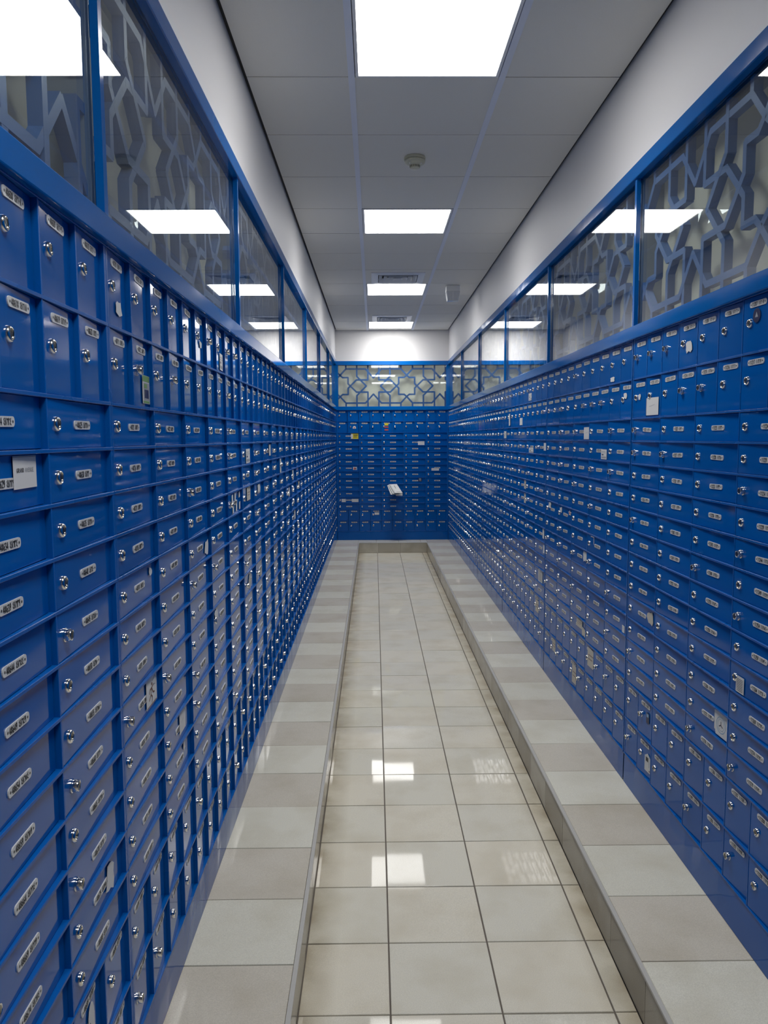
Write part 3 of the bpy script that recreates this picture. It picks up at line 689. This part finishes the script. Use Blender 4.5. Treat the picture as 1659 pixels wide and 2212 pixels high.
# wall, along-wall range, height range relative to the camera, kind
ST = [('L', 1.126, 1.209, -.068, -.020, 'card'), ('L', 1.768, 1.839, .079, .142, 'photo'), ('L', 1.722, 1.815, -.611, -.545, 'runner'), ('L', 2.00, 2.07, -.775, -.720, 'plain'),
      ('L', 1.422, 1.482, -.875, -.810, 'torn'), ('L', 1.309, 1.345, -1.110, -1.007, 'hook'), ('L', 2.80, 3.02, -.272, -.198, 'tape'), ('L', 3.15, 3.27, -.102, -.045, 'print'),
      ('L', 3.15, 3.26, -.251, -.198, 'warm'), ('L', 3.44, 3.55, -.240, -.195, 'torn'), ('L', 1.600, 1.650, .245, .277, 'torn'), ('L', 1.776, 1.806, -.315, -.292, 'torn'),
      ('L', 2.660, 2.733, .229, .284, 'print'), ('L', 2.353, 2.398, .268, .287, 'torn'), ('L', 3.140, 3.225, -.618, -.548, 'tornwarm'), ('L', 3.463, 3.535, -.628, -.590, 'tornwarm'),
      ('L', 2.036, 2.062, -.835, -.805, 'torn'), ('L', 4.248, 4.323, -.190, -.110, 'plain'), ('L', 4.70, 4.78, -.356, -.290, 'torn'), ('L', 3.90, 3.98, -.085, -.03, 'plain'), ('L', 4.9, 4.98, -.26, -.20, 'plain'),
      ('L', 5.3, 5.42, -.34, -.29, 'warm'), ('L', 5.0, 5.1, -.52, -.46, 'plain'), ('L', 2.36, 2.44, -.36, -.31, 'torn'), ('L', 2.43, 2.50, -.57, -.53, 'torn'),
      ('R', 2.503, 2.555, .262, .308, 'torn'), ('R', 2.790, 2.895, .077, .140, 'plain'), ('R', 2.066, 2.102, .296, .334, 'oval'), ('R', 3.672, 3.770, -.012, .045, 'plain'),
      ('R', 3.399, 3.476, -.098, -.055, 'print'), ('R', 4.585, 4.660, -.080, -.035, 'plain'), ('R', 2.775, 2.850, -.690, -.635, 'tornwarm'), ('R', 2.070, 2.115, -.704, -.658, 'lines'),
      ('R', 2.172, 2.252, -.876, -.806, 'emblem'), ('R', 2.772, 2.825, -1.240, -1.170, 'tag'), ('R', 2.794, 2.820, -1.058, -1.018, 'dark'), ('R', 3.735, 3.835, -.935, -.892, 'warm'),
      ('R', 3.668, 3.752, -.966, -.918, 'tornwarm'), ('R', 3.510, 3.610, -1.076, -.985, 'warm'), ('R', 4.255, 4.335, -1.204, -1.130, 'warm'), ('R', 3.805, 3.890, -1.246, -1.150, 'warm'),
      ('R', 3.375, 3.470, -1.190, -1.128, 'corner'), ('R', 4.650, 4.755, -.900, -.820, 'lines'), ('R', 3.672, 3.755, -.600, -.545, 'torn'), ('R', 3.551, 3.600, -.486, -.450, 'corner'),
      ('R', 4.165, 4.215, -.405, -.372, 'torn'), ('R', 3.985, 4.050, -.407, -.374, 'star'), ('R', 5.320, 5.420, .082, .130, 'plain'), ('R', 5.015, 5.110, .235, .280, 'print'),
      ('R', 4.965, 5.090, -.108, -.076, 'print'), ('R', 5.175, 5.255, -.345, -.285, 'warm'), ('R', 5.170, 5.250, -.440, -.372, 'warm'), ('R', 4.705, 4.800, -1.083, -1.005, 'warm'),
      ('R', 4.585, 4.640, -.690, -.640, 'plain'), ('R', 6.030, 6.120, -.008, .045, 'plain'), ('R', 2.972, 3.000, .136, .162, 'torn'), ('R', 3.134, 3.175, .148, .174, 'torn'), ('R', 3.297, 3.350, .226, .252, 'torn'),
      ('R', 4.43, 4.50, -.40, -.36, 'torn'), ('R', 3.10, 3.13, -.80, -.77, 'plain'), ('R', 4.62, 4.66, -.59, -.53, 'plain'), ('R', 4.60, 4.63, .155, .178, 'torn'),
      ('B', -.315, -.215, -.013, .060, 'yellow'), ('B', .591, .678, -.100, -.050, 'plain'), ('B', -.290, -.237, -.432, -.392, 'pict'), ('B', .593, .641, -.593, -.545, 'dark'), ('B', .605, .635, -.585, -.555, 'plain'),
      ('B', .773, .875, -.448, -.414, 'plain'), ('B', -.448, -.392, -.868, -.826, 'plain'), ('B', -.310, -.220, -.868, -.826, 'plain'), ('B', -.003, .060, -1.044, -1.012, 'plain'),
      ('B', .140, .190, .165, .196, 'cyellow'), ('B', .140, .190, .134, .153, 'cred'), ('B', .140, .190, .097, .116, 'cred'), ('B', -.289, -.245, .124, .161, 'arch'), ('B', .288, .380, -.785, -.735, 'plain')]
srnd = random.Random(3)
for wl, a0, a1, z0, z1, kind in ST:
    am, zm = (a0 + a1) / 2, (z0 + z1) / 2 + CAM_Z - LEDGE
    if wl == 'L': k = max(i for i, y in enumerate(LY) if y <= am); lx = am - LY[k]
    elif wl == 'R': k = min(i for i, y in enumerate(RY) if y >= am); lx = RY[k] - .005 - am
    else: k = 0; lx = am - BX
    _, doors = UNITS[(wl, k)]
    ri = max(i for i in range(16) if ROWS_Z[i] >= zm); n = 10 if ri in (0, 1, 14, 15) else 5
    ci = min(n - 1, max(0, int(lx / (UW / n)))); d, w_, h_, dx, dz = doors[(ri, ci)]
    sw, sh = min(a1 - a0, w_ - .004), min(z1 - z0, h_ - .004)
    px = min(max(lx - dx - sw / 2, .002), w_ - sw - .002); pz = min(max(zm - dz - sh / 2, .002), h_ - sh - .002)
    tag(link('sticker', sticker_mesh(kind, sw, sh, srnd), d, (px, -.0021, pz)), SLAB[kind])

# ------------------------------------------------------------------ letters sticking out of boxes
def envelope(loc, rot, size, label, stripes=True):
    mb = MB(); a, b = size; mb.box(-a / 2, a / 2, -b, 0, -.0012, .0012, 'paper')
    mb.poly([(-a * .2, -b * .9, .0014), (a * .4, -b * .9, .0014), (a * .4, -b * .87, .0014), (-a * .2, -b * .87, .0014)], 'ink')
    if stripes:
        mb.poly([(-a * .42, -b * .98, .0014), (-a * .38, -b * .98, .0014), (-a * .38, -b * .05, .0014), (-a * .42, -b * .05, .0014)], 'paper_grey')
        mb.poly([(0, -b * .5, .0014), (a * .06, -b * .5, .0014), (a * .06, -b * .15, .0014), (0, -b * .15, .0014)], 'ink')
    return tag(link('envelope', mb.mesh('envelope'), None, loc, rot), label, 'envelope', 'letters sticking out of the boxes')
ez = CAM_Z - .628
envelope((.250, D - .024, ez), (.56, 0, .42), (.115, .20), 'top white envelope sticking out of a box on the end wall')
envelope((.238, D - .024, ez - .006), (.60, 0, .36), (.115, .195), 'middle white envelope in the bundle on the end wall')
envelope((.226, D - .024, ez - .012), (.66, 0, .30), (.115, .19), 'lowest white envelope in the bundle on the end wall')
envelope((XR - .001, 5.80, CAM_Z + .130), (math.pi / 2, math.pi / 2 - .12, -math.pi / 2), (.085, .045), 'white envelope poking from an upper box on the right wall', False)
